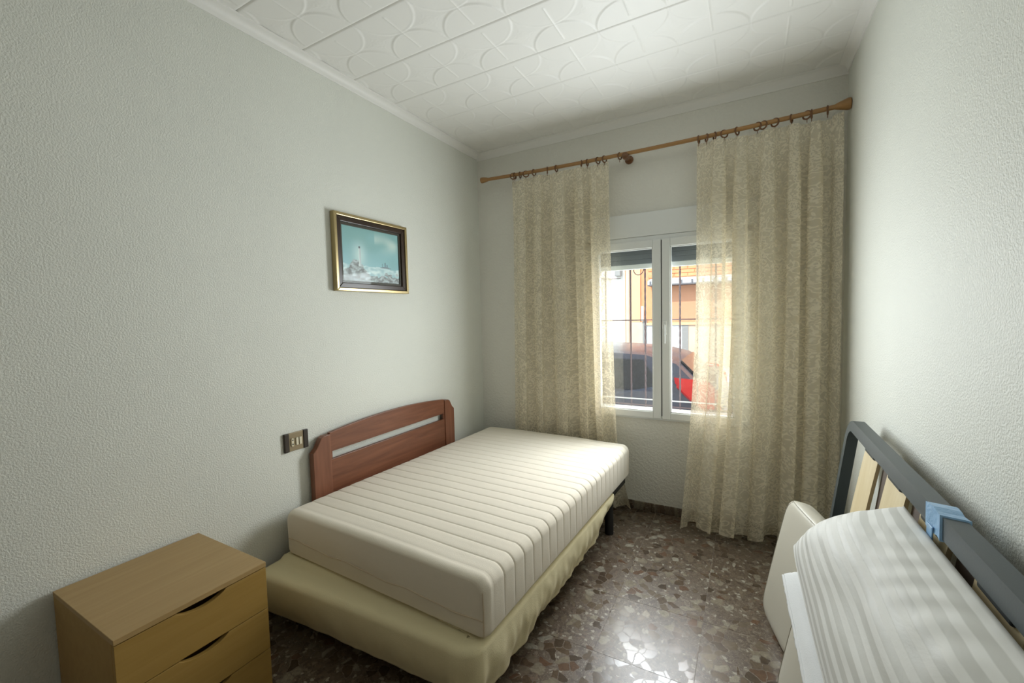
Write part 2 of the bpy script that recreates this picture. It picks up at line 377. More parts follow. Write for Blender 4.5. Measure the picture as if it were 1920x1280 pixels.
# ceiling of embossed foam tiles
ce = struct('ceiling', MB().box((0, YR, H + 0.008), (W, 0, H + 0.2)), 'ceiling_gap', 'white ceiling of embossed square foam tiles', 'ceiling')
P = 0.312
def tile_mesh(u0, u1, v0, v1):
    def h(u, v):
        # circles of half-tile radius round every corner, a star-shaped hollow between them
        best = 9
        for cx in (0, P):
            for cy in (0, P): best = min(best, math.hypot(u - cx, v - cy))
        d = best - P / 2 * 0.985
        if d < 0: z = 0.0012 * max(0, 1 - abs(d) / 0.010)            # rim of the circle
        else:
            a = math.atan2(v - P / 2, u - P / 2)
            z = -0.0035 * min(1, d / 0.006) + 0.0030 * min(1, d / 0.06) + 0.0004 * math.sin(a * 40) * min(1, d / 0.02)
        e = min(u, P - u)                                            # light rib along two sides
        if best > P * 0.12 and e < 0.006: z += 0.0022 * (1 - e / 0.006)
        ev = min(v, P - v)                                           # dark bevelled joint along the others
        if ev < 0.006: z -= 0.005 * (1 - ev / 0.006)
        return z
    n = max(4, int((u1 - u0) / P * 66)); m = max(4, int((v1 - v0) / P * 66))
    mb = MB(); mb.grid(lambda s, t: Vector((s * (u1 - u0), (1 - t) * (v1 - v0), -h(u0 + s * (u1 - u0), v0 + (1 - t) * (v1 - v0)))), n, m)
    return mb.mesh('ceiling_tile', 'ceiling_foam', True)
xs = cuts(0, W, 0.545, P); ys = cuts(YR, 0, -0.965, 0.3105); ys = ys[:-2] + [0]; cache = {}
for i in range(len(xs) - 1):
    for j in range(len(ys) - 1):
        dx, dy = xs[i + 1] - xs[i], ys[j + 1] - ys[j]
        u0 = P - dx if i == 0 else 0.0; u1 = P if i == 0 else min(P, dx)
        v0 = P - min(dy, P) if j == 0 else 0.0; v1 = P
        sy = dy / (v1 - v0) if j else 1
        key = (round(u0, 3), round(u1, 3), round(v0, 3))
        if key not in cache: cache[key] = tile_mesh(u0, u1, v0, v1)
        o = link('ceiling_tile', cache[key], ce, (xs[i], ys[j], H)); o.scale = ((xs[i + 1] - xs[i]) / (u1 - u0), dy / (v1 - v0), 1)
# cornice and skirting
def cove(h, dpt):
    pts = [(0, H), (0, H - h), (0.006, H - h), (0.008, H - h + 0.008)]
    for k in range(7):
        a = k / 6 * PI / 2
        pts.append((0.008 + (dpt - 0.016) * (1 - math.cos(a)), H - h + 0.010 + (h - 0.018) * math.sin(a)))
    pts += [(dpt, H - 0.006), (dpt, H)]
    return pts
def trim(name, mb, mat, label, cat): o = wpart(name, mb, mat, smooth=True, angle=30); tag(o, label, cat, kind='structure'); return o
trim('trim_1', MB().prism([(x, z) for x, z in cove(0.045, 0.045)], 'y', YR, 0), 'ceiling_foam', 'narrow white cornice above the picture wall', 'cornice')
trim('trim_2', MB().prism([(W - x, z) for x, z in cove(0.045, 0.045)], 'y', YR, 0), 'ceiling_foam', 'narrow white cornice on the right-hand wall', 'cornice')
trim('trim_3', MB().prism([(-x, z) for x, z in cove(0.055, 0.035)], 'x', 0.0, W), 'ceiling_foam', 'taller white cornice above the curtain rod', 'cornice')
trim('baseboard_back', MB().box((0.013, -0.012, 0), (W - 0.013, 0, 0.058), 0.003), 'terrazzo', 'dark terrazzo skirting under the window', 'skirting')
trim('baseboard_left', MB().box((0, YR, 0), (0.012, 0, 0.058), 0.003), 'terrazzo', 'dark terrazzo skirting behind the bed', 'skirting')
trim('baseboard_right', MB().box((W - 0.012, YR, 0), (W, 0, 0.058), 0.003), 'terrazzo', 'dark terrazzo skirting behind the leaning bed base', 'skirting')

# ------------------------------------------------------------------ window
win = thing('window_1', 'white plastic two-leaf casement window with roller shutter box', 'window', (1.443, 0, WZ0), kind='structure')
f = MB(); fy0, fy1 = -0.012, 0.06
for a, b in (((WX0, WZ0), (WX0 + 0.038, WZ1)), ((WX1 - 0.038, WZ0), (WX1, WZ1)), ((WX0, WZ0), (WX1, WZ0 + 0.030)), ((WX0, WZ1 - 0.035), (WX1, WZ1))):
    f.box((a[0], fy0, a[1]), (b[0], fy1, b[1]), 0.003)
wpart('window_frame', f, 'pvc', win)
wpart('shutter_box', MB().box((WX0 - 0.03, -0.016, WZ1 + 0.001), (WX1 + 0.03, -0.0005, 2.055), 0.004), 'pvc', win)
CX = 1.443
for k, (a, b) in enumerate(((WX0 + 0.036, CX - 0.003), (CX + 0.003, WX1 - 0.036))):
    z0, z1 = WZ0 + 0.012, WZ1 - 0.028; sw = 0.052
    s = MB()
    for (p, q) in (((a, z0), (a + sw, z1)), ((b - sw, z0), (b, z1)), ((a + sw, z0), (b - sw, z0 + 0.046)), ((a + sw, z1 - sw), (b - sw, z1))):
        s.box((p[0], -0.024, p[1]), (q[0], 0.05, q[1]), 0.004)
    so = wpart('sash', s, 'pvc', win)
    wpart('pane', MB().box((a + sw - 0.004, 0.010, z0 + 0.042), (b - sw + 0.004, 0.014, z1 - sw + 0.004)), 'glass', so)
    bd = MB()
    for (p, q) in (((a + sw, z0 + 0.046), (a + sw + 0.006, z1 - sw)), ((b - sw - 0.006, z0 + 0.046), (b - sw, z1 - sw)), ((a + sw, z0 + 0.046), (b - sw, z0 + 0.052)), ((a + sw, z1 - sw - 0.006), (b - sw, z1 - sw))):
        bd.box((p[0], -0.016, p[1]), (q[0], 0.009, q[1]))
    wpart('glazing_bead', bd, 'pvc', so)
    if k == 1:
        hb = MB().box((a + 0.006, -0.032, 1.235), (a + 0.030, -0.0235, 1.325), 0.003)
        ho = wpart('handle_plate', hb, 'pvc', so)
        wpart('handle', MB().box((a + 0.010, -0.052, 1.285), (a + 0.024, -0.032, 1.302), 0.004).box((a + 0.009, -0.060, 1.175), (a + 0.026, -0.048, 1.302), 0.005), 'pvc', so)
wpart('sash_gap_strip', MB().box((CX - 0.0029, -0.018, WZ0 + 0.031), (CX + 0.0029, 0.04, WZ1 - 0.036)), 'gap_black', win)  # black strip filling the gap between the two sashes
wpart('outer_sill', MB().box((WX0, 0.062, WZ0 - 0.001), (WX1, T + 0.03, WZ0 + 0.022), 0.003), 'pvc', win)
sh = thing('roller_shutter', 'grey roller shutter rolled almost fully up outside the window', 'shutter', (CX, 0.09, 1.82))
for k in range(6):
    z = 1.690 + k * 0.034
    wpart('slat', MB().box((WX0 + 0.004, 0.083, z), (WX1 - 0.004, 0.097, z + 0.034), 0.003), 'shutter_grey' if k else 'pvc', sh)

# ------------------------------------------------------------------ bed: base, mattress
RB = -0.037
bed = thing('bed_base', 'low black metal bed base draped in a pale yellow sheet', 'bed base', (1.165, -1.905, 0), RB)
BW, BL, BZ = 1.09, 1.74, 0.292                  # local: x from -BW to 0, y from 0 to BL
fr = MB()
for a, b in (((-BW, 0.0), (-BW + 0.03, BL)), ((-0.03, 0.0), (0.0, BL)), ((-BW + 0.03, 0.0), (-0.03, 0.03)), ((-BW + 0.03, BL - 0.03), (-0.03, BL))):
    fr.box((a[0], a[1], BZ - 0.055), (b[0], b[1], BZ - 0.015), 0.003)
part('frame', fr, 'black_metal', bed)
for k in range(14):
    y = 0.06 + k * (BL - 0.18) / 13
    part('slat', MB().box((-BW + 0.03, y, BZ - 0.035), (-0.03, y + 0.06, BZ - 0.020), 0.003), 'slat_wood', bed)
for (x, y) in ((-0.028, 1.478), (-BW + 0.06, 1.478), (-0.10, 0.28), (-BW + 0.06, 0.28)):
    part('leg', MB().tube([(x, y, 0), (x, y, BZ - 0.050)], [0.027, 0.027], 16), 'black_metal', bed, True)
part('clamp', MB().box((-0.06, 1.40, BZ - 0.085), (0.004, 1.455, BZ - 0.055), 0.006).tube([(-0.02, 1.40, BZ - 0.075), (-0.02, 1.36, BZ - 0.09)], 0.012, 8), 'black_metal', bed)
# sheet: cross-section path runs from the top, over the edge and down to the hem
def nz(x, y, z=0.0): return noise.noise(Vector((x, y, z)))
def sheet(u, v):
    # u runs along the perimeter of the front and right sides, v from the middle of the top to the hem
    fx = BW + 0.02; tot = fx + 1.42; s = u * tot; R = 0.05
    front = s < fx - R
    if s < fx - R: px, py, n = -BW - 0.02 + s, 0.0, Vector((0, -1)); corner = 0
    elif s < fx + R:
        a = (s - fx + R) / (2 * R) * PI / 2; px, py = -R + R * math.sin(a), R - R * math.cos(a); n = Vector((math.sin(a), -math.cos(a)))
    else: px, py, n = 0.0, s - fx, Vector((1, 0))
    leftness = max(0, min(1, -px / BW)) if s < fx + R else 0.0
    outw = 0.006 + 0.075 * leftness ** 1.5                     # slack pulled forward on the left of the front
    if s < fx: hem = 0.090 - 0.014 * leftness + 0.003 * math.sin(s * 6)
    else:
        t = (s - fx) / 1.42; hem = 0.085 + 0.05 * t + 0.11 * max(0, t - 0.80) / 0.2 + 0.006 * math.sin(s * 17)
    if v < 0.4:
        q = v / 0.4; dist = (1 - q) * 0.30
        x, y = px - n.x * (dist - outw * q), py - n.y * (dist - outw * q); z = BZ - 0.004 * q
        z -= 0.003 * abs(nz(x * 9, y * 9)) * q + 0.014 * leftness * q * (s < fx)
        # bulge under the mattress must stay flat
        if dist > 0.08: z = BZ
    else:
        q = (v - 0.4) / 0.6; z0 = BZ - 0.004 - 0.014 * leftness * (s < fx)
        z = z0 + (hem - z0) * q
        rr = min(1, q / 0.08)
        bul = outw + 0.010 * math.sin(min(1, q * 1.1) * PI) + 0.012 * rr + (0.35 if s < fx - R else 1.0) * (0.017 * q * nz(s * 9, q * 1.3, 3) + 0.009 * q * nz(s * 26, q * 2.5, 8))
        bul -= 0.035 * q * q * (1 if s < fx - R else 0.35)
        if abs(s - fx) < 0.16: bul += 0.016 * q * math.sin((s - fx) * 70) * (1 - abs(s - fx) / 0.16)
        x, y = px + n.x * bul, py + n.y * bul
    return Vector((x, y, z))
so = part('sheet', MB().grid(sheet, 260, 46), 'base_sheet', bed, True, None)
md = so.modifiers.new('thickness', 'SOLIDIFY'); md.thickness = 0.002; md.offset = -1

mat_t = thing('mattress', 'thick cream quilted mattress lying bare on the bed base', 'mattress', (1.194, -1.862, BZ + 0.004), RB)
MW, ML, MT = 1.132, 1.705, 0.208
def mattress():
    mb = MB(); rings = []; NX = 30; rc = 0.040
    # cross-section in x-z (rounded rectangle), marching along y
    def sec(inset, y, sc_=1.0, groove=0.0, zdrop=0.0):
        pts = []; a0 = -MW + inset; a1 = -inset; z0 = inset * 0.6; z1 = MT - inset * 0.9 - zdrop
        def corner(cx, cz, r, s):
            for k in range(7):
                a = s + k / 6 * PI / 2; pts.append((cx + r * math.cos(a), cz + r * math.sin(a)))
        r1 = min(rc, (z1 - z0) / 2.1); r0 = min(0.018, r1)
        corner(a1 - r1, z1 - r1, r1, 0)
        for k in range(1, NX): pts.append((a1 - r1 - (a1 - a0 - 2 * r1) * k / NX, z1))
        corner(a0 + r1, z1 - r1, r1, PI / 2)
        corner(a0 + r0, z0 + r0, r0, PI)
        for k in range(1, NX): pts.append((a0 + r0 + (a1 - a0 - 2 * r0) * k / NX, z0))
        corner(a1 - r0, z0 + r0, r0, 1.5 * PI)
        out = []
        for (x, z) in pts:
            t = (x + MW / 2) / (MW / 2); cx = max(0, 1 - t * t)
            top = max(0, min(1, (z - MT * 0.30) / (MT * 0.2)))
            zz = z + 0.006 * cx * (z > MT * .6) + 0.0022 * nz(x * 5, y * 5, 1) * top
            xx = x + 0.006 * math.sin(min(1, max(0, z / MT)) * PI) * (1 if x > -MW / 2 else -1) * abs(t) ** 6
            g = groove * top
            if z > MT - 0.05: zz -= g
            if abs(t) > 0.93: xx -= g * (1 if t > 0 else -1)
            out.append(Vector((xx, y, zz)))
        return out
    n = 620; re = 0.038; pitch = 0.0725
    for i in range(n + 1):
        y = ML * i / n; e = min(y, ML - y)
        inset = re - math.sqrt(max(0, re * re - (re - e) ** 2)) if e < re else 0
        ph = ((y - 0.12) / pitch) % 1.0; dd = min(ph, 1 - ph) * pitch
        gr = 0.0024 * math.exp(-(dd / 0.0032) ** 2) if 0.05 < y < ML - 0.03 else 0
        gr -= 0.0010 * (1 - math.exp(-(dd / 0.012) ** 2))
        rings.append(sec(inset * 0.55, y, groove=gr))
    mb.loft(rings)
    return mb
part('cover', mattress(), 'mattress_fabric', mat_t, True, None)
pp = [(-MW + 0.02 + (MW - 0.03) * k / 40, -0.001 + 0.002 * math.sin(k), 0.078 + 0.004 * math.sin(k * 0.5) - 0.012 * (k / 40)) for k in range(41)]
part('piping', MB().tube(pp, 0.0028, 6), 'seam_thread', mat_t, True)
part('piping', MB().tube([(-0.010, 0.004, 0.012), (-0.008, 0.0035, 0.09), (-0.010, 0.004, 0.165), (-0.03, 0.02, 0.195)], 0.0026, 6), 'seam_thread', mat_t, True)

# ------------------------------------------------------------------ headboard
hb = thing('headboard', 'reddish brown wooden headboard with arched top leaning on the left wall', 'headboard', (0.05, -1.06, 0))
Y0, Y1 = -1.648, -0.478
def top_z(y):
    t = (y - (Y0 + Y1) / 2) / ((Y1 - Y0) / 2); return 0.782 + 0.044 * (1 - t * t)
ya, yb = Y0 + 0.105, Y1 - 0.105
n = 24
rail = [(ya + (yb - ya) * k / n, top_z(ya + (yb - ya) * k / n)) for k in range(n + 1)] + [(yb, 0.696), (ya, 0.696)]
wpart('top_rail', MB().prism(rail, 'x', 0.021, 0.041, 0.002), 'headboard_wood', hb)
wpart('lower_panel', MB().prism([(ya, 0.655), (yb, 0.655), (yb, 0.32), (ya, 0.32)], 'x', 0.021, 0.041, 0.002), 'headboard_wood', hb)
def post(s):
    o_ = Y0 if s < 0 else Y1; i_ = ya if s < 0 else yb
    d = 1 if s < 0 else -1
    poly = [(o_, 0.0), (o_, 0.715), (o_ + d * 0.022, 0.735), (o_ + d * 0.05, 0.782), (o_ + d * 0.066, 0.789), (i_, 0.790), (i_, 0.0)]
    return poly
for s in (-1, 1): wpart('post', MB().prism(post(s), 'x', 0.014, 0.048, 0.003), 'headboard_post', hb)
for s in (-1, 1):
    yy = ya if s < 0 else yb - 0.012
    wpart('slot_block', MB().box((0.022, yy, 0.655), (0.040, yy + 0.012, 0.696)), 'headboard_wood', hb)

# ------------------------------------------------------------------ socket plate
sk = thing('socket_plate', 'bronze and dark brown switch and socket plate on the wall beside the headboard', 'socket', (0, -1.709, 0.795))
wpart('plate', MB().box((0.0, -1.748, 0.750), (0.010, -1.672, 0.840), 0.002), 'bronze', sk)
for a, b in ((-1.772, -1.748), (-1.672, -1.646)): wpart('end_cap', MB().box((0.0, a, 0.749), (0.013, b, 0.841), 0.003), 'dark_brown', sk)
sock = wpart('socket', MB().box((0.010, -1.738, 0.774), (0.013, -1.722, 0.814), 0.005), 'ivory', sk)
for z in (0.784, 0.804): wpart('hole', MB().tube([(0.0128, -1.730, z), (0.0136, -1.730, z)], 0.0034, 10), 'black', sock)
for y in (-1.713, -1.695): wpart('rocker', MB().box((0.010, y, 0.775), (0.0145, y + 0.013, 0.812), 0.002), 'ivory', sk)

# ------------------------------------------------------------------ framed picture
pic = thing('framed_picture', 'small gold framed seascape with a lighthouse on the left wall', 'picture', (0.0, -1.17, 1.5411))
py0, py1, pz0, pz1 = -1.4455, -0.895, 1.541, 1.9636
def frame_rail(y0, y1, z0, z1, wdt, x0, x1, bev=0.003):
    a = [(y0, z0), (y1, z0), (y1, z1), (y0, z1)]; i_ = [(y0 + wdt, z0 + wdt), (y1 - wdt, z0 + wdt), (y1 - wdt, z1 - wdt), (y0 + wdt, z1 - wdt)]
    out = []
    for k in range(4):
        q = (k + 1) % 4; out.append(MB().prism([a[k], a[q], i_[q], i_[k]], 'x', x0, x1, bev))
    return out
for m_ in frame_rail(py0, py1, pz0, pz1, 0.018, 0.001, 0.034): wpart('frame_rail', m_, 'gold', pic)
for m_ in frame_rail(py0 + 0.018, py1 - 0.018, pz0 + 0.018, pz1 - 0.018, 0.028, 0.001, 0.026): wpart('inner_rail', m_, 'frame_dark', pic)
for m_ in frame_rail(py0 + 0.046, py1 - 0.046, pz0 + 0.046, pz1 - 0.046, 0.014, 0.001, 0.016, 0.001): wpart('mount', m_, 'mat_brown', pic)
def paint_color(s, t):                           # s 0..1 left to right, t 0..1 bottom to top
    n1 = nz(s * 4, t * 4, 2); n2 = nz(s * 14, t * 18, 5); n3 = nz(s * 30, t * 34, 9)
    sky = Vector((0.20, 0.34, 0.35)).lerp(Vector((0.24, 0.40, 0.45)), max(0, min(1, 1.6 * (0.9 - t) + n1 * 0.6)))
    gl = math.exp(-(((s - .28) / .10) ** 2 + ((t - .50) / .20) ** 2)); sky = sky.lerp(Vector((0.52, 0.60, 0.60)), 0.75 * gl)
    cl = max(0, n1 * 1.4 + 0.2) * math.exp(-((t - .78) / .15) ** 2) * (s > .55); sky = sky.lerp(Vector((0.45, 0.52, 0.50)), min(1, cl))
    c = sky
    sea = 0.30 + 0.05 * n1
    if t < sea:
        c = Vector((0.30, 0.42, 0.46)).lerp(Vector((0.55, 0.62, 0.64)), max(0, min(1, 0.45 + n2 * 1.2)))
    rock = 0.30 * math.exp(-((s - .22) / .16) ** 2) + 0.10 + 0.05 * n2 + 0.13 * math.exp(-((s - .8) / .2) ** 2) * (0.6 + n2)
    if t < rock:
        c = Vector((0.15, 0.145, 0.15)).lerp(Vector((0.40, 0.43, 0.46)), max(0, min(1, 0.35 + n2 * 1.1 + n3 * 0.7)))
    if abs(s - .285) < 0.016 + 0.016 * (0.62 - t) and 0.28 < t < 0.62: c = Vector((0.42, 0.45, 0.48)) if s > .28 else Vector((0.60, 0.64, 0.64))
    if abs(s - .285) < 0.015 and 0.62 <= t < 0.66: c = Vector((0.10, 0.10, 0.12))
    for (mx, mh) in ((0.68, .06), (.73, .09), (.77, .05)):
        if abs(s - mx) < 0.007 and 0.30 < t < 0.32 + mh: c = Vector((0.10, 0.12, 0.16))
    if 0.64 < s < 0.84 and 0.29 < t < 0.315 - 0.04 * abs(s - .74): c = Vector((0.16, 0.17, 0.20))
    return c
def painting():
    y0, y1, z0, z1 = py0 + 0.06, py1 - 0.06, pz0 + 0.06, pz1 - 0.06; nu, nv = 110, 80
    mb = MB(); mb.grid(lambda s, t: Vector((0.010, y0 + (y1 - y0) * s, z0 + (z1 - z0) * t)), nu, nv)
    bmesh.ops.translate(mb.bm, verts=mb.bm.verts, vec=-pic.location); me = mb.mesh('print', 'painting')
    at = me.color_attributes.new('paint', 'FLOAT_COLOR', 'POINT')
    for k, v in enumerate(me.vertices):
        s = (k % (nu + 1)) / nu; t = (k // (nu + 1)) / nv; c = paint_color(s, t) * 1.55; at.data[k].color = (c.x, c.y, c.z, 1)
    return link('print', me, pic)
painting()
wpart('back_board', MB().box((0.001, py0 + 0.05, pz0 + 0.05), (0.008, py1 - 0.05, pz1 - 0.05)), 'mat_brown', pic)
wpart('glazing', MB().box((0.018, py0 + 0.044, pz0 + 0.044), (0.0195, py1 - 0.044, pz1 - 0.044)), 'picture_glass', pic)

# ------------------------------------------------------------------ drawer chest
DX0, DX1, DY0, DY1, DZ = 0.020, 0.4756, -2.572, -2.158, 0.5421
ch = thing('drawer_chest', 'small beech-effect chest of drawers with crescent finger pulls', 'chest of drawers', ((DX0 + DX1) / 2, (DY0 + DY1) / 2, 0))
wpart('top', MB().box((DX0, DY0, DZ - 0.016), (DX1, DY1, DZ), 0.0012), 'beech', ch)
for y in (DY0 + 0.001, DY1 - 0.017): wpart('side_panel', MB().box((DX0, y, 0), (DX1 - 0.018, y + 0.016, DZ - 0.0165), 0.001), 'beech_front', ch)
wpart('back_panel', MB().box((DX0, DY0 + 0.017, 0.02), (DX0 + 0.006, DY1 - 0.017, DZ - 0.017)), 'beech_front', ch)
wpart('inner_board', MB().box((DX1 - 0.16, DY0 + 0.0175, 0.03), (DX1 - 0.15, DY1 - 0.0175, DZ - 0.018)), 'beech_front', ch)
wpart('plinth', MB().box((DX1 - 0.040, DY0 + 0.0175, 0.0), (DX1 - 0.026, DY1 - 0.0175, 0.05)), 'beech_front', ch)
for k in range(3):
    zt = DZ - 0.019 - k * 0.1485; zb = zt - 0.1455
    if k == 2: zb = 0.055
    ya_, yb_ = DY0 + 0.001, DY1 - 0.001; c = (ya_ + yb_) / 2 + 0.006; hw = 0.070
    poly = [(ya_, zb), (yb_, zb), (yb_, zt)]
    for q in range(17):
        t = 1 - 2 * q / 16; poly.append((c + hw * t, zt - 0.021 * (1 - t * t) ** 0.8))
    poly += [(ya_, zt)]
    wpart('drawer', MB().prism(poly, 'x', DX1 - 0.0175, DX1 - 0.001, 0.0008), 'beech_front', ch)

# ------------------------------------------------------------------ curtain rod
def rod_z(x): return 2.451 - 0.020 * (1 - ((x - 1.25) / 1.1) ** 2)
RY = -0.10
rod = thing('curtain_rod', 'turned wooden curtain rod above the window', 'curtain rod', (1.2, RY, rod_z(1.2)))
wpart('pole', MB().tube([(0.13 + k * 0.112, RY, rod_z(0.13 + k * 0.112)) for k in range(21)], 0.0125, 14), 'rod_wood', rod, True)
wpart('finial', MB().tube([(0.10, RY, rod_z(.1)), (0.104, RY, rod_z(.1)), (0.120, RY, rod_z(.12)), (0.150, RY, rod_z(.14)), (0.165, RY, rod_z(.16))], [0.015, 0.022, 0.022, 0.017, 0.013], 16), 'rod_wood', rod, True)
wpart('finial', MB().tube([(2.345, RY, rod_z(2.345)), (2.36, RY, rod_z(2.36)), (2.40, RY, rod_z(2.4)), (2.411, RY, rod_z(2.41)), (2.415, RY, rod_z(2.41))], [0.013, 0.018, 0.030, 0.030, 0.026], 16), 'rod_wood', rod, True)
bx = 1.235
wpart('bracket', MB().tube([(bx, -0.001, rod_z(bx) - 0.012), (bx, -0.012, rod_z(bx) - 0.012), (bx, -0.016, rod_z(bx) - 0.012), (bx, -0.075, rod_z(bx) - 0.016)], [0.028, 0.028, 0.012, 0.012], 14)
      .tube([(bx, -0.075, rod_z(bx) - 0.017), (bx, -0.080, rod_z(bx) - 0.017), (bx, -0.105, rod_z(bx) - 0.018), (bx, -0.125, rod_z(bx) - 0.018), (bx, -0.130, rod_z(bx) - 0.018)], [0.014, 0.021, 0.023, 0.021, 0.012], 14), 'ring_wood', rod, True)

# ------------------------------------------------------------------ lace curtains
def curtain(name, label, x0t, x1t, x0b, x1b, pleats, ztop, zhem, ybot, rings, seed, group):
    root = thing(name, label, 'curtain', ((x0t + x1t) / 2, RY, 0), group=group)
    rnd = random.Random(seed); ph = [rnd.uniform(0, 6.28) for _ in range(8)]
    width = (x1t - x0t) * 2.1
    def fn(u, v):
        # u across, v from top (0) to hem (1)
        wob = 0.035 * math.sin(u * 5.1 + ph[0]) + 0.022 * math.sin(u * 11.3 + ph[1])
        a = 2 * PI * pleats * (u + wob); env = min(1, 6 * u, 6 * (1 - u))
        grow = min(1, 0.35 + v * 5)
        pitch = (x1t - x0t) / pleats
        amp = pitch * (0.34 + 0.10 * math.sin(u * 9 + ph[2])) * env
        q = v ** 1.15
        x = (x0t + (x1t - x0t) * u) * (1 - q) + (x0b(v) + (x1b_(v) - x0b(v)) * u) * q
        x += amp * grow * math.sin(2 * a + ph[4] + 0.5 * v) * 0.42
        depth = (0.036 + 0.008 * math.sin(u * 7 + ph[3])) * grow * (1 + 0.15 * v)
        y = RY + (ybot(u, v) - RY) * v ** 1.6 + depth * math.sin(a + 0.3 * math.sin(v * 3 + u * 4))
        # gathering tape near the heading
        if v < 0.035: y += 0.004 * math.sin(u * 2 * PI * 46) * (1 - v / 0.035); x += 0.0
        z = ztop(x, u) * (1 - v) + zhem(u) * v
        return Vector((x, y, z))
    x1b_ = x1b if callable(x1b) else (lambda v: x1b)
    mb = MB(); mb.grid(fn, 330, 110, uv=lambda u, v: (u * width, v * 2.4))
    wpart('lace_panel', mb, 'lace', root, True, None)
    for rx in rings:
        zc = rod_z(rx) - 0.008; tw = rnd.uniform(-0.5, 0.5)
        if rnd.random() < 0.25: tw = rnd.choice((-1.0, 1.0))
        loop = [(rx + math.sin(tw) * math.cos(k / 18 * 2 * PI) * 0.021, RY + math.cos(tw) * math.cos(k / 18 * 2 * PI) * 0.021, zc + math.sin(k / 18 * 2 * PI) * 0.021) for k in range(18)]
        ro = wpart('curtain_ring', MB().tube(loop, 0.0044, 8, closed=True), 'ring_wood', root, True)
        wpart('hook', MB().tube([(rx, RY, zc - 0.020), (rx, RY - 0.002, zc - 0.028), (rx, RY, zc - 0.040)], 0.0022, 6), 'ring_wood', ro, True)
    return root
RL = [0.387, 0.402, 0.447, 0.496, 0.562, 0.669, 0.740, 0.928, 0.971, 1.046, 1.091, 1.195]
RR = [1.678, 1.722, 1.766, 1.817, 1.885, 1.988, 2.017, 2.074, 2.152, 2.223, 2.244, 2.315]
def topL(x, u): return 2.400 - 0.006 * math.sin(u * 17)
def hemL(u): return 0.012 + 0.02 * math.sin(u * 21) ** 2
def ybL(u, v): return -0.066
curtain('lace_curtain', 'ecru lace curtain hanging behind the far end of the bed', 0.372, 1.122,
        lambda v: 0.31, lambda v: 1.165 + 0.085 * max(0, (v - 0.75) / 0.25) ** 1.5, 5.5, topL, hemL, ybL, RL, 3, 'lace curtains on the rod')
def topR(x, u): return 2.400 + 0.006 * math.sin(u * 13) + (0.012 if u > 0.93 else 0)
def hemR(u): return 0.012 + 0.035 * abs(math.sin(u * 12 + 0.5)) * (u > 0.05)
def ybR(u, v): return -0.205 + 0.05 * u + 0.03 * math.sin(u * 14)
curtain('lace_curtain', 'ecru lace curtain reaching the floor in the corner by the right wall', 1.668, 2.385,
        lambda v: 1.655 - 0.075 * max(0, (v - 0.45) / 0.55), 2.388, 5.5, topR, hemR, ybR, RR, 11, 'lace curtains on the rod')

# ------------------------------------------------------------------ bed base leaning on the right wall
LEAN = 0.115 / 0.90
lb = thing('leaning_bed_base', 'grey metal slatted single bed base standing on its long side against the right wall', 'bed base', (2.225, -1.74, 0))
def lx(z, dpt=0.0): return 2.225 + LEAN * z + dpt        # frame plane leans back towards the wall
FT, F0, F1 = 0.925, -0.775, -2.70
def tube_path(pts, hw, hd):                               # rectangular tube along a path in the frame plane (y, z)
    mb = MB(); rings = []; m = len(pts)
    for i, (y, z) in enumerate(pts):
        t = Vector((pts[min(i + 1, m - 1)][0] - pts[max(i - 1, 0)][0], pts[min(i + 1, m - 1)][1] - pts[max(i - 1, 0)][1])).normalized(); nn = Vector((-t.y, t.x))
        ring = []
        for a, b in ((1, 1), (1, -1), (-1, -1), (-1, 1)):
            yy, zz = y + nn.x * hw * a, z + nn.y * hw * a; ring.append(Vector((lx(zz, b * hd), yy, zz)))
        rings.append(ring)
    return mb.loft(rings)
RC = 0.075
cor = [(F0 - RC + RC * math.cos(a), FT - 0.022 - RC + RC * math.sin(a)) for a in [k / 8 * PI / 2 for k in range(9)]]
cor2 = [(F1 + RC - RC * math.sin(a), FT - 0.022 - RC + RC * math.cos(a)) for a in [k / 8 * PI / 2 for k in range(9)]]
path = [(F0, 0.03)] + cor + cor2 + [(F1, 0.03)]
wpart('frame_rail', tube_path(path, 0.021, 0.019), 'grey_metal', lb)
wpart('frame_rail', tube_path([(F1 + 0.0215, 0.021), (F0 - 0.0215, 0.021)], 0.021, 0.019), 'grey_metal', lb)
sl = [(-1.03, -1.20), (-1.315, -1.495), (-1.605, -1.775)]
ys_ = [-1.90, -2.20, -2.50]
for a, b in sl + [(y, y - 0.17) for y in ys_]:
    mb = MB(); rings = []
    for k in range(13):
        z = 0.045 + (0.880 - 0.045) * k / 12; bow = 0.012 * math.sin(k / 12 * PI)
        rings.append([Vector((lx(z, -0.004 - bow), a, z)), Vector((lx(z, -0.004 - bow), b, z)), Vector((lx(z, 0.006 - bow), b, z)), Vector((lx(z, 0.006 - bow), a, z))])
    so_ = wpart('slat', mb.loft(rings), 'slat_wood', lb)
    ym = (a + b) / 2
    wpart('slat_holder', MB().box((lx(0.87, -0.012), ym - 0.060, 0.864), (lx(0.87, 0.012), ym + 0.060, 0.886), 0.004), 'grey_metal_dark', so_)
for a, b in ((-1.205, -1.305), (-1.500, -1.598), (-1.782, -1.890)):  # dark strips added behind the slat gaps, their colour standing in for shade
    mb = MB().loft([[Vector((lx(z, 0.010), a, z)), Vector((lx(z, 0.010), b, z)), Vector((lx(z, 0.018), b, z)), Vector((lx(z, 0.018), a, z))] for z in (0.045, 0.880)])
    wpart('gap_shade_strip', mb, 'gap_shade_brown', lb, label='dark brown strip standing in for shade between the pale slats')
wpart('centre_bar', tube_path([(F1 + 0.03, 0.45), (F0 - 0.03, 0.45)], 0.014, 0.010), 'grey_metal_dark', lb).location.x += 0.02
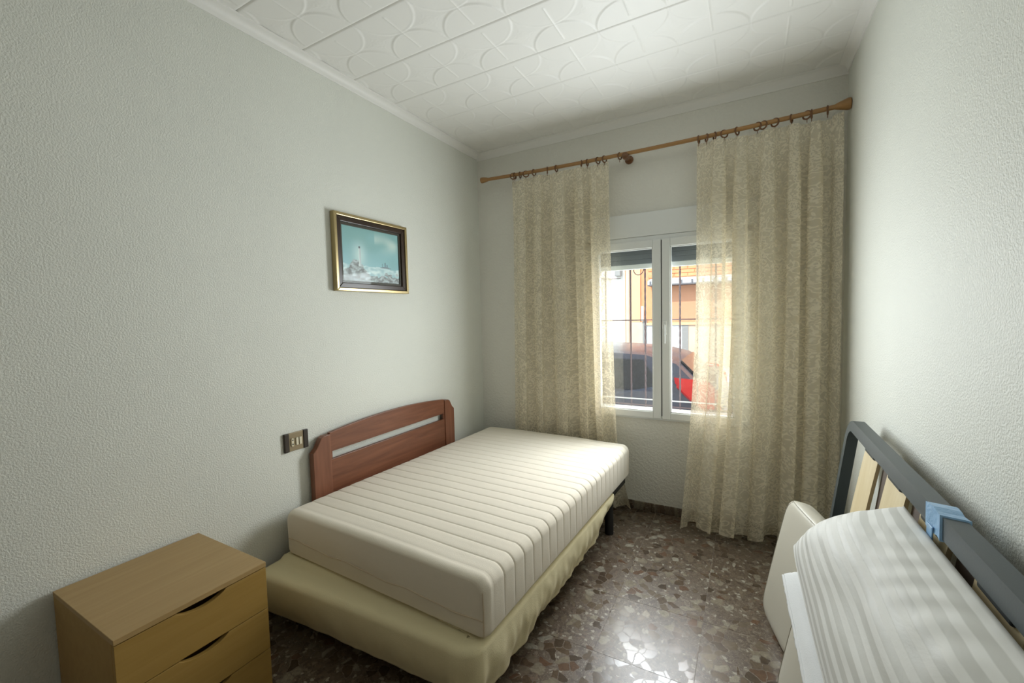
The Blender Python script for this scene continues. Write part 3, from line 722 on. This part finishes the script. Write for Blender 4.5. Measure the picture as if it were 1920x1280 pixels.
# blue tape wound round the top rail
zc = FT - 0.022
tp = MB(); rings = []
for y in (-1.700, -1.708, -1.735, -1.755, -1.772, -1.780):
    e = 0.0245 + 0.002 * math.sin(y * 90); e2 = 0.0225 + 0.002 * math.cos(y * 70)
    rings.append([Vector((lx(zc + a * e, b * e2), y + 0.012 * a - 0.006 * b, zc + a * e)) for a, b in ((1, 1), (1, -1), (-1, -1), (-1, 1))])
wpart('tape', tp.loft(rings), 'blue_tape', lb, label='blue plastic tape wound round the rail')
wpart('tape_tail', MB().box((lx(0.88, -0.0245), -1.745, 0.800), (lx(0.88, -0.0215), -1.712, 0.890), 0.001), 'blue_tape', lb)

# ------------------------------------------------------------------ upholstered cushions
def slab_pt(wd, ht, th, t, z):
    e = min(z, ht - z); r = 0.045
    ins = r - math.sqrt(max(0, r * r - (r - e) ** 2)) if e < r else 0
    rx = 0.085; ix = rx - math.sqrt(max(0, rx * rx - (rx - e) ** 2)) if e < rx else 0
    a = wd / 2 - ix; b = max(th / 2 - ins * 0.35, 0.012) * (1.0 - 0.10 * (z / ht))
    c_, s_ = math.cos(t), math.sin(t); p = 5.0
    rr = (abs(c_) ** p + abs(s_) ** p) ** (-1 / p)
    x = a * rr * c_; y = b * rr * s_
    y += 0.010 * math.sin(max(0, min(1, z / ht)) * PI) * (1 if s_ > 0 else -1) * max(0, 1 - (x / a) ** 2)
    return Vector((x, y, z))
def slab(wd, ht, th, n=56, m=48):
    """standing slab in local x (width) / z (height), thickness along y, softly rounded"""
    return MB().loft([[slab_pt(wd, ht, th, 2 * PI * k / n, ht * (j / m)) for k in range(n)] for j in range(m + 1)])
def cushion(name, label, base0, base1, top0, ht, th, wd):
    """base0/base1: far and near end of the front bottom edge on the floor"""
    d = Vector((base1[0] - base0[0], base1[1] - base0[1])).normalized(); ang = math.atan2(d.y, d.x)
    nrm = Vector((-d.y, d.x))                       # towards the wall / frame
    lean = math.atan2(top0, ht)
    c = Vector((base0[0], base0[1])) + d * wd / 2 + nrm * (th / 2)
    root = thing(name, label, 'cushion', (c.x, c.y, 0.004), 0, group='cream leatherette cushions')
    Rm = Matrix.Rotation(ang, 4, 'Z') @ Matrix.Translation((0, -th / 2, 0)) @ Matrix.Rotation(-lean, 4, 'X') @ Matrix.Translation((0, th / 2, 0))
    b = slab(wd, ht, th); bmesh.ops.transform(b.bm, matrix=Rm, verts=b.bm.verts); part('pad', b, 'leatherette', root, True, None)
    zt = ht - 0.010
    for q0, q1 in ((1.25 * PI, 1.75 * PI), (0.75 * PI, 0.25 * PI)):
        pts = [slab_pt(wd, ht, th, q0, zt * k / 20) for k in range(21)] + [slab_pt(wd, ht, th, q0 + (q1 - q0) * k / 30, zt) for k in range(1, 31)] + [slab_pt(wd, ht, th, q1, zt * (1 - k / 20)) for k in range(1, 21)]
        q = MB().tube(pts, 0.0021, 6); bmesh.ops.transform(q.bm, matrix=Rm, verts=q.bm.verts); part('seam', q, 'leather_seam', root, True)
    return root
cushion('leatherette_cushion', 'cream leatherette cushion standing on end before the curtain corner', (1.998, -0.77), (2.068, -1.03), 0.112, 0.555, 0.092, 0.39)
cushion('leatherette_cushion', 'lower cream leatherette cushion half hidden under the striped pillow', (2.035, -1.25), (2.09, -1.55), 0.085, 0.44, 0.09, 0.36)

# ------------------------------------------------------------------ pillows
def add_pillow(name, label, mat, FL, FR, NL, NR, th, seed, n=70, m=100):
    """soft pillow spanned between four corners (far/near, left/right)"""
    FL, FR, NL, NR = (Vector(p) for p in (FL, FR, NL, NR)); ctr = (FL + FR + NL + NR) / 4
    Z = ((FR - FL) + (NR - NL)).cross((FL - NL) + (FR - NR)).normalized()
    root = thing(name, label, 'pillow', ctr)
    mb = MB(); lay = mb.bm.loops.layers.uv.verify()
    def pt(u, v, s):
        a, b = 2 * u - 1, 2 * v - 1                       # v = 1 is the far edge
        P_ = (NL.lerp(NR, u)).lerp(FL.lerp(FR, u), v) - ctr
        P_ += (FL - NL).normalized() * 0.030 * (1 - a * a) * max(0, b) ** 3      # far edge bellies out
        k = max(0, (1 - abs(a) ** 2.0)) ** 0.8 * max(0, (1 - abs(b) ** 5)) ** 0.6
        wr = 0.010 * nz(u * 3 + seed, v * 3, seed) * k + 0.007 * nz(u * 9, v * 5 + seed, 3) * k
        wr += 0.008 * math.sin(v * 60 + 9 * u + 3 * nz(u * 4, v * 4, seed)) * max(0, a - 0.35) * k     # creases by the rail
        return P_ + Z * (s * (th / 2 * k * (1 if s > 0 else 0.3) + 0.0015) + wr * (1 if s > 0 else 0.2))
    for s in (1, -1):
        vs_ = [[mb.bm.verts.new(pt(i / n, j / m, s)) for i in range(n + 1)] for j in range(m + 1)]
        for j in range(m):
            for i in range(n):
                q = (vs_[j][i], vs_[j][i + 1], vs_[j + 1][i + 1], vs_[j + 1][i]); q = q if s > 0 else q[::-1]
                f_ = mb.bm.faces.new(q)
                idx = ((i, j), (i + 1, j), (i + 1, j + 1), (i, j + 1)); idx = idx if s > 0 else idx[::-1]
                for l, (a, b) in zip(f_.loops, idx): l[lay].uv = (a / n, b / m)
    bmesh.ops.remove_doubles(mb.bm, verts=mb.bm.verts, dist=0.0035)
    part('case', mb, mat, root, True, None)
    hem = MB().tube([pt(0.045, 0.99 - 0.98 * k / 60, 1) for k in range(61)], 0.0016, 5)
    part('hem_seam', hem, mat, root, True)
    return root
add_pillow('striped_pillow', 'white and pale grey satin striped pillow on top of the pile', 'pillow_stripe', (2.085, -1.365, 0.600), (2.312, -1.56, 0.862), (2.130, -2.30, 0.525), (2.306, -2.36, 0.885), 0.17, 2.0)
add_pillow('white_pillow', 'white pillow beneath the striped pillow', 'pillow_white', (2.052, -1.41, 0.520), (2.265, -1.52, 0.625), (2.100, -2.28, 0.44), (2.270, -2.3, 0.625), 0.045, 6.0)

# ------------------------------------------------------------------ outside: window grille
gr = thing('window_grille', 'dark wrought iron window grille with twisted bars', 'grille', (CX, 0.20, 0.6))
GY = 0.20
for k, x in enumerate((1.000, 1.188, 1.292, 1.410, 1.530, 1.643, 1.757, 1.856)):
    if k in (2, 4, 6):
        wpart('twisted_bar', MB().tube([(x, GY, 0.69 + j * 0.012) for j in range(103)], 0.0068, 4, twist=0.35), 'iron', gr)
    else: wpart('bar', MB().box((x - 0.0045, GY - 0.0045, 0.69), (x + 0.0045, GY + 0.0045, 1.93)), 'iron', gr)
for z in (0.705, 1.33): wpart('rail', MB().box((WX0 + 0.001, GY - 0.0145, z - 0.004), (WX1 - 0.001, GY - 0.0092, z + 0.004)), 'iron', gr)
wpart('rail', MB().box((WX0 + 0.001, GY - 0.0145, 0.745), (WX1 - 0.001, GY - 0.0092, 0.753)), 'pvc', gr)  # bottom rail in white: sunlight on the iron put into its colour
for cx, s in ((1.24, 1),):
    pts = [(cx + s * (0.012 + 0.045 * t) * math.cos(t * 9), GY, 1.70 + (0.012 + 0.055 * t) * math.sin(t * 9)) for t in [k / 40 for k in range(41)]]
    wpart('scroll', MB().tube(pts, 0.0035, 6), 'iron', gr, True)

# ------------------------------------------------------------------ outside: street
GZ = -0.46
o = wpart('road', MB().box((-14, 1.2, GZ - 0.1), (16, 5.2, GZ)), 'asphalt'); tag(o, 'grey asphalt street outside the window', 'road', kind='structure')
o = wpart('pavement', MB().box((-14, T + 0.001, GZ - 0.1), (16, 1.2, GZ + 0.12)), 'pavement'); tag(o, 'pale pavement below the window', 'pavement', kind='structure')
o = wpart('pavement', MB().box((-14, 5.2, GZ - 0.1), (16, 6.0, GZ + 0.12)), 'pavement'); tag(o, 'pale pavement across the street', 'pavement', kind='structure')
FY = 6.0
wb = thing('building', 'white painted house front across the street', 'building', (-3.5, FY, GZ))
wpart('wall', MB().box((-9, FY, GZ + 0.12), (-0.32, FY + 3, 7)), 'stucco_white', wb)
wpart('plinth', MB().box((-9, FY - 0.03, GZ + 0.12), (-0.32, FY - 0.001, 0.75)), 'stone_beige', wb)
wpart('wall_lamp', MB().box((-0.50, FY - 0.14, 2.15), (-0.38, FY - 0.001, 2.40), 0.02), 'grey_pipe', wb)
wpart('cable', MB().tube([(-0.9 + 0.10 * k, FY - 0.02, 2.15 - 0.04 * math.sin(k / 8 * PI)) for k in range(6)], 0.008, 6), 'iron', wb)
ob = thing('building', 'orange rendered building across the street with roller door and awning', 'building', (2.0, FY, GZ))
wpart('wall', MB().box((-0.318, FY, GZ + 0.12), (8, FY + 3, 7)), 'stucco_orange', ob)
wpart('corner_pilaster', MB().box((-0.19, FY - 0.05, 1.20), (0.0, FY - 0.001, 7)), 'stucco_pale', ob)  # paler orange puts the sunlit look of the column into its colour
wpart('downpipe', MB().tube([(-0.25, FY - 0.05, GZ + 0.12), (-0.25, FY - 0.05, 6.5)], 0.04, 10), 'stone_beige', ob, True)
wpart('plinth', MB().box((-0.19, FY - 0.06, GZ + 0.12), (0.05, FY - 0.001, 1.195)), 'stone_beige', ob)
wpart('door_jamb', MB().box((0.052, FY - 0.07, GZ + 0.12), (0.13, FY - 0.001, 1.22)), 'grey_pipe', ob)
wpart('sign_post', MB().box((0.03, FY - 0.11, 1.22), (0.075, FY - 0.075, 1.52)), 'stucco_white', ob)
wpart('lower_panel', MB().box((0.131, FY - 0.05, GZ + 0.12), (0.80, FY - 0.001, 1.13)), 'panel_blue', ob)
wpart('grey_post', MB().box((0.801, FY - 0.06, GZ + 0.12), (0.92, FY - 0.001, 1.13)), 'grey_pipe', ob)
wpart('lower_panel', MB().box((0.921, FY - 0.05, GZ + 0.12), (3.2, FY - 0.001, 1.13)), 'stone_beige', ob)
wpart('ledge', MB().box((0.131, FY - 0.08, 1.131), (3.2, FY - 0.001, 1.18)), 'stucco_pale', ob)
rd = wpart('roller_door', MB().box((0.34, FY - 0.03, 1.181), (2.6, FY - 0.001, 1.90)), 'door_orange', ob)
aw = wpart('awning', MB().prism([(FY - 0.30, 1.93), (FY - 0.001, 1.93), (FY - 0.001, 2.06), (FY - 0.30, 2.00)], 'x', 0.20, 2.8), 'awning', ob)
wpart('awning_edge', MB().box((0.20, FY - 0.31, 1.905), (2.8, FY - 0.02, 1.928)), 'awning_dark', aw)
for k in range(14):
    x = 0.24 + k * 0.19; wpart('awning_rib', MB().box((x, FY - 0.315, 1.935), (x + 0.03, FY - 0.302, 1.995)), 'awning_dark', aw)
bme = MB().box((0, 0, 0), (0.235, 0.018, 0.058), 0.003, 1).mesh('brick', 'brick')
for r in range(16):
    for k in range(10):
        x = 0.16 + k * 0.25 + (0.125 if r % 2 else 0)
        link('brick', bme, ob, (x - ob.location.x, -0.0185, 2.08 + r * 0.070 - GZ))

def car(name, label, loc, rotz, paint, s=1.0):
    """origin under the middle; x forward, y left"""
    root = thing(name, label, 'car', loc, rotz)
    L2, w2 = 2.05, 0.86
    st = [  # x, half width, z low, z shoulder, inset top
        (-2.05, 0.70, 0.42, 0.92), (-1.98, 0.80, 0.32, 1.13), (-1.7, 0.845, 0.25, 1.15), (-1.3, 0.858, 0.22, 1.05), (-1.0, 0.86, 0.22, 1.0), (0.0, 0.86, 0.20, 0.97),
        (0.8, 0.86, 0.22, 0.95), (1.1, 0.85, 0.24, 0.92), (1.6, 0.82, 0.26, 0.83), (1.95, 0.74, 0.32, 0.70), (2.05, 0.62, 0.40, 0.58)]
    rings = []
    for x, hw, z0, z1 in st:
        zm = (z0 + z1) / 2
        rings.append([Vector((x, y, z)) for y, z in ((-hw * .9, z0), (-hw, z0 + .12), (-hw * 1.0, zm + .06), (-hw * .95, z1 - .03), (-hw * .86, z1), (0, z1 + .02), (hw * .86, z1), (hw * .95, z1 - .03), (hw, zm + .06), (hw, z0 + .12), (hw * .9, z0), (0, z0))])
    part('body', MB().loft(rings), paint, root, True, 40)
    cab = [(-1.93, 0.66, 0.98, 1.0), (-1.62, 0.66, 0.98, 1.33), (-1.30, 0.65, 0.97, 1.415), (-0.6, 0.64, 0.96, 1.45), (0.1, 0.63, 0.95, 1.44), (0.45, 0.61, 0.95, 1.38), (1.15, 0.60, 0.90, 0.95)]
    rings = []
    for x, ht_, z0, z1 in cab:
        t = (z1 - 0.95) / 0.5; hb_ = 0.78
        top = hb_ - (hb_ - ht_) * max(0, min(1, t))
        rings.append([Vector((x, y, z)) for y, z in ((-hb_, z0 - .02), (-(hb_ + top) / 2, (z0 + z1) / 2), (-top, z1 - .03), (-top * .85, z1), (0, z1 + .012), (top * .85, z1), (top, z1 - .03), ((hb_ + top) / 2, (z0 + z1) / 2), (hb_, z0 - .02), (0, z0 - .04))])
    co_ = part('cabin', MB().loft(rings), paint, root, True, 40)
    for sgn in (-1, 1):
        for (xa, xb, xc, xd) in ((-1.50, -0.78, -0.78, -1.28), (-0.70, 0.14, 0.12, -0.70), (0.22, 0.80, 0.42, 0.20)):
            pl = []
            for x, z in ((xa, 1.02), (xb, 1.02), (xc, 1.34 if xc < .4 else 1.30), (xd, 1.34 if xd < .4 else 1.30)):
                t = (z - 0.95) / 0.48; y = 0.786 - 0.122 * t; pl.append((x, sgn * (y + 0.006), z))
            q = MB(); vs1 = [q.bm.verts.new(p) for p in pl]; vs2 = [q.bm.verts.new((p[0], p[1] - sgn * 0.02, p[2])) for p in pl]
            q.bm.faces.new(vs1); q.bm.faces.new(vs2[::-1])
            for k in range(4): q.bm.faces.new((vs1[k], vs2[k], vs2[(k + 1) % 4], vs1[(k + 1) % 4]))
            bmesh.ops.recalc_face_normals(q.bm, faces=q.bm.faces)
            part('side_window', q, 'car_glass', co_)
        tl = [(-2.03, sgn * 0.72, 1.04), (-1.93, sgn * 0.79, 1.15), (-1.66, sgn * 0.815, 1.17), (-1.68, sgn * 0.845, 1.07), (-1.78, sgn * 0.852, 0.97), (-1.90, sgn * 0.838, 0.86), (-2.05, sgn * 0.74, 0.86)]
        q = MB(); a = [q.bm.verts.new((p[0], p[1] + sgn * 0.018, p[2])) for p in tl]; b = [q.bm.verts.new((p[0] + 0.05, p[1] - sgn * 0.05, p[2])) for p in tl]
        q.bm.faces.new(a); q.bm.faces.new(b[::-1])
        for k in range(len(tl)): q.bm.faces.new((a[k], b[k], b[(k + 1) % len(tl)], a[(k + 1) % len(tl)]))
        bmesh.ops.recalc_face_normals(q.bm, faces=q.bm.faces)
        part('tail_light', q, 'car_red', root, label='red tail light')
        part('door_handle', MB().box((-0.55, sgn * 0.855, 0.84), (-0.37, sgn * 0.885, 0.87), 0.006), 'chrome', root)
        part('side_trim', MB().box((-1.3, sgn * 0.855, 0.52), (1.0, sgn * 0.872, 0.57), 0.004), 'car_trim', root)
        part('mirror', MB().box((0.62, sgn * 0.80, 0.98), (0.78, sgn * 1.0, 1.10), 0.03), paint, root)
        for x in (-1.28, 1.28):
            wo = part('wheel', MB().tube([(x, sgn * 0.68, 0.31), (x, sgn * 0.70, 0.31), (x, sgn * 0.86, 0.31), (x, sgn * 0.875, 0.31)], [0.28, 0.31, 0.31, 0.28], 24), 'car_trim', root, True)
            part('hubcap', MB().tube([(x, sgn * 0.87, 0.31), (x, sgn * 0.885, 0.31)], [0.20, 0.18], 20), 'chrome', wo, True)
    part('rear_window', MB().prism([(-1.955, 1.02), (-1.655, 1.33), (-1.645, 1.315), (-1.935, 1.01)], 'y', -0.55, 0.55), 'car_glass', co_)
    part('rear_bumper', MB().box((-2.09, -0.72, 0.42), (-1.99, 0.72, 0.60), 0.03), paint, root)
    part('number_plate', MB().box((-2.10, -0.26, 0.66), (-2.045, 0.26, 0.76)), 'pvc', root)
    return root
car('parked_car', 'dark blue hatchback parked outside the window', (-0.33, 2.40, GZ), PI, 'car_blue')
car('parked_car', 'white car parked across the street behind the dark blue car', (2.95, 4.30, GZ), PI, 'car_white')
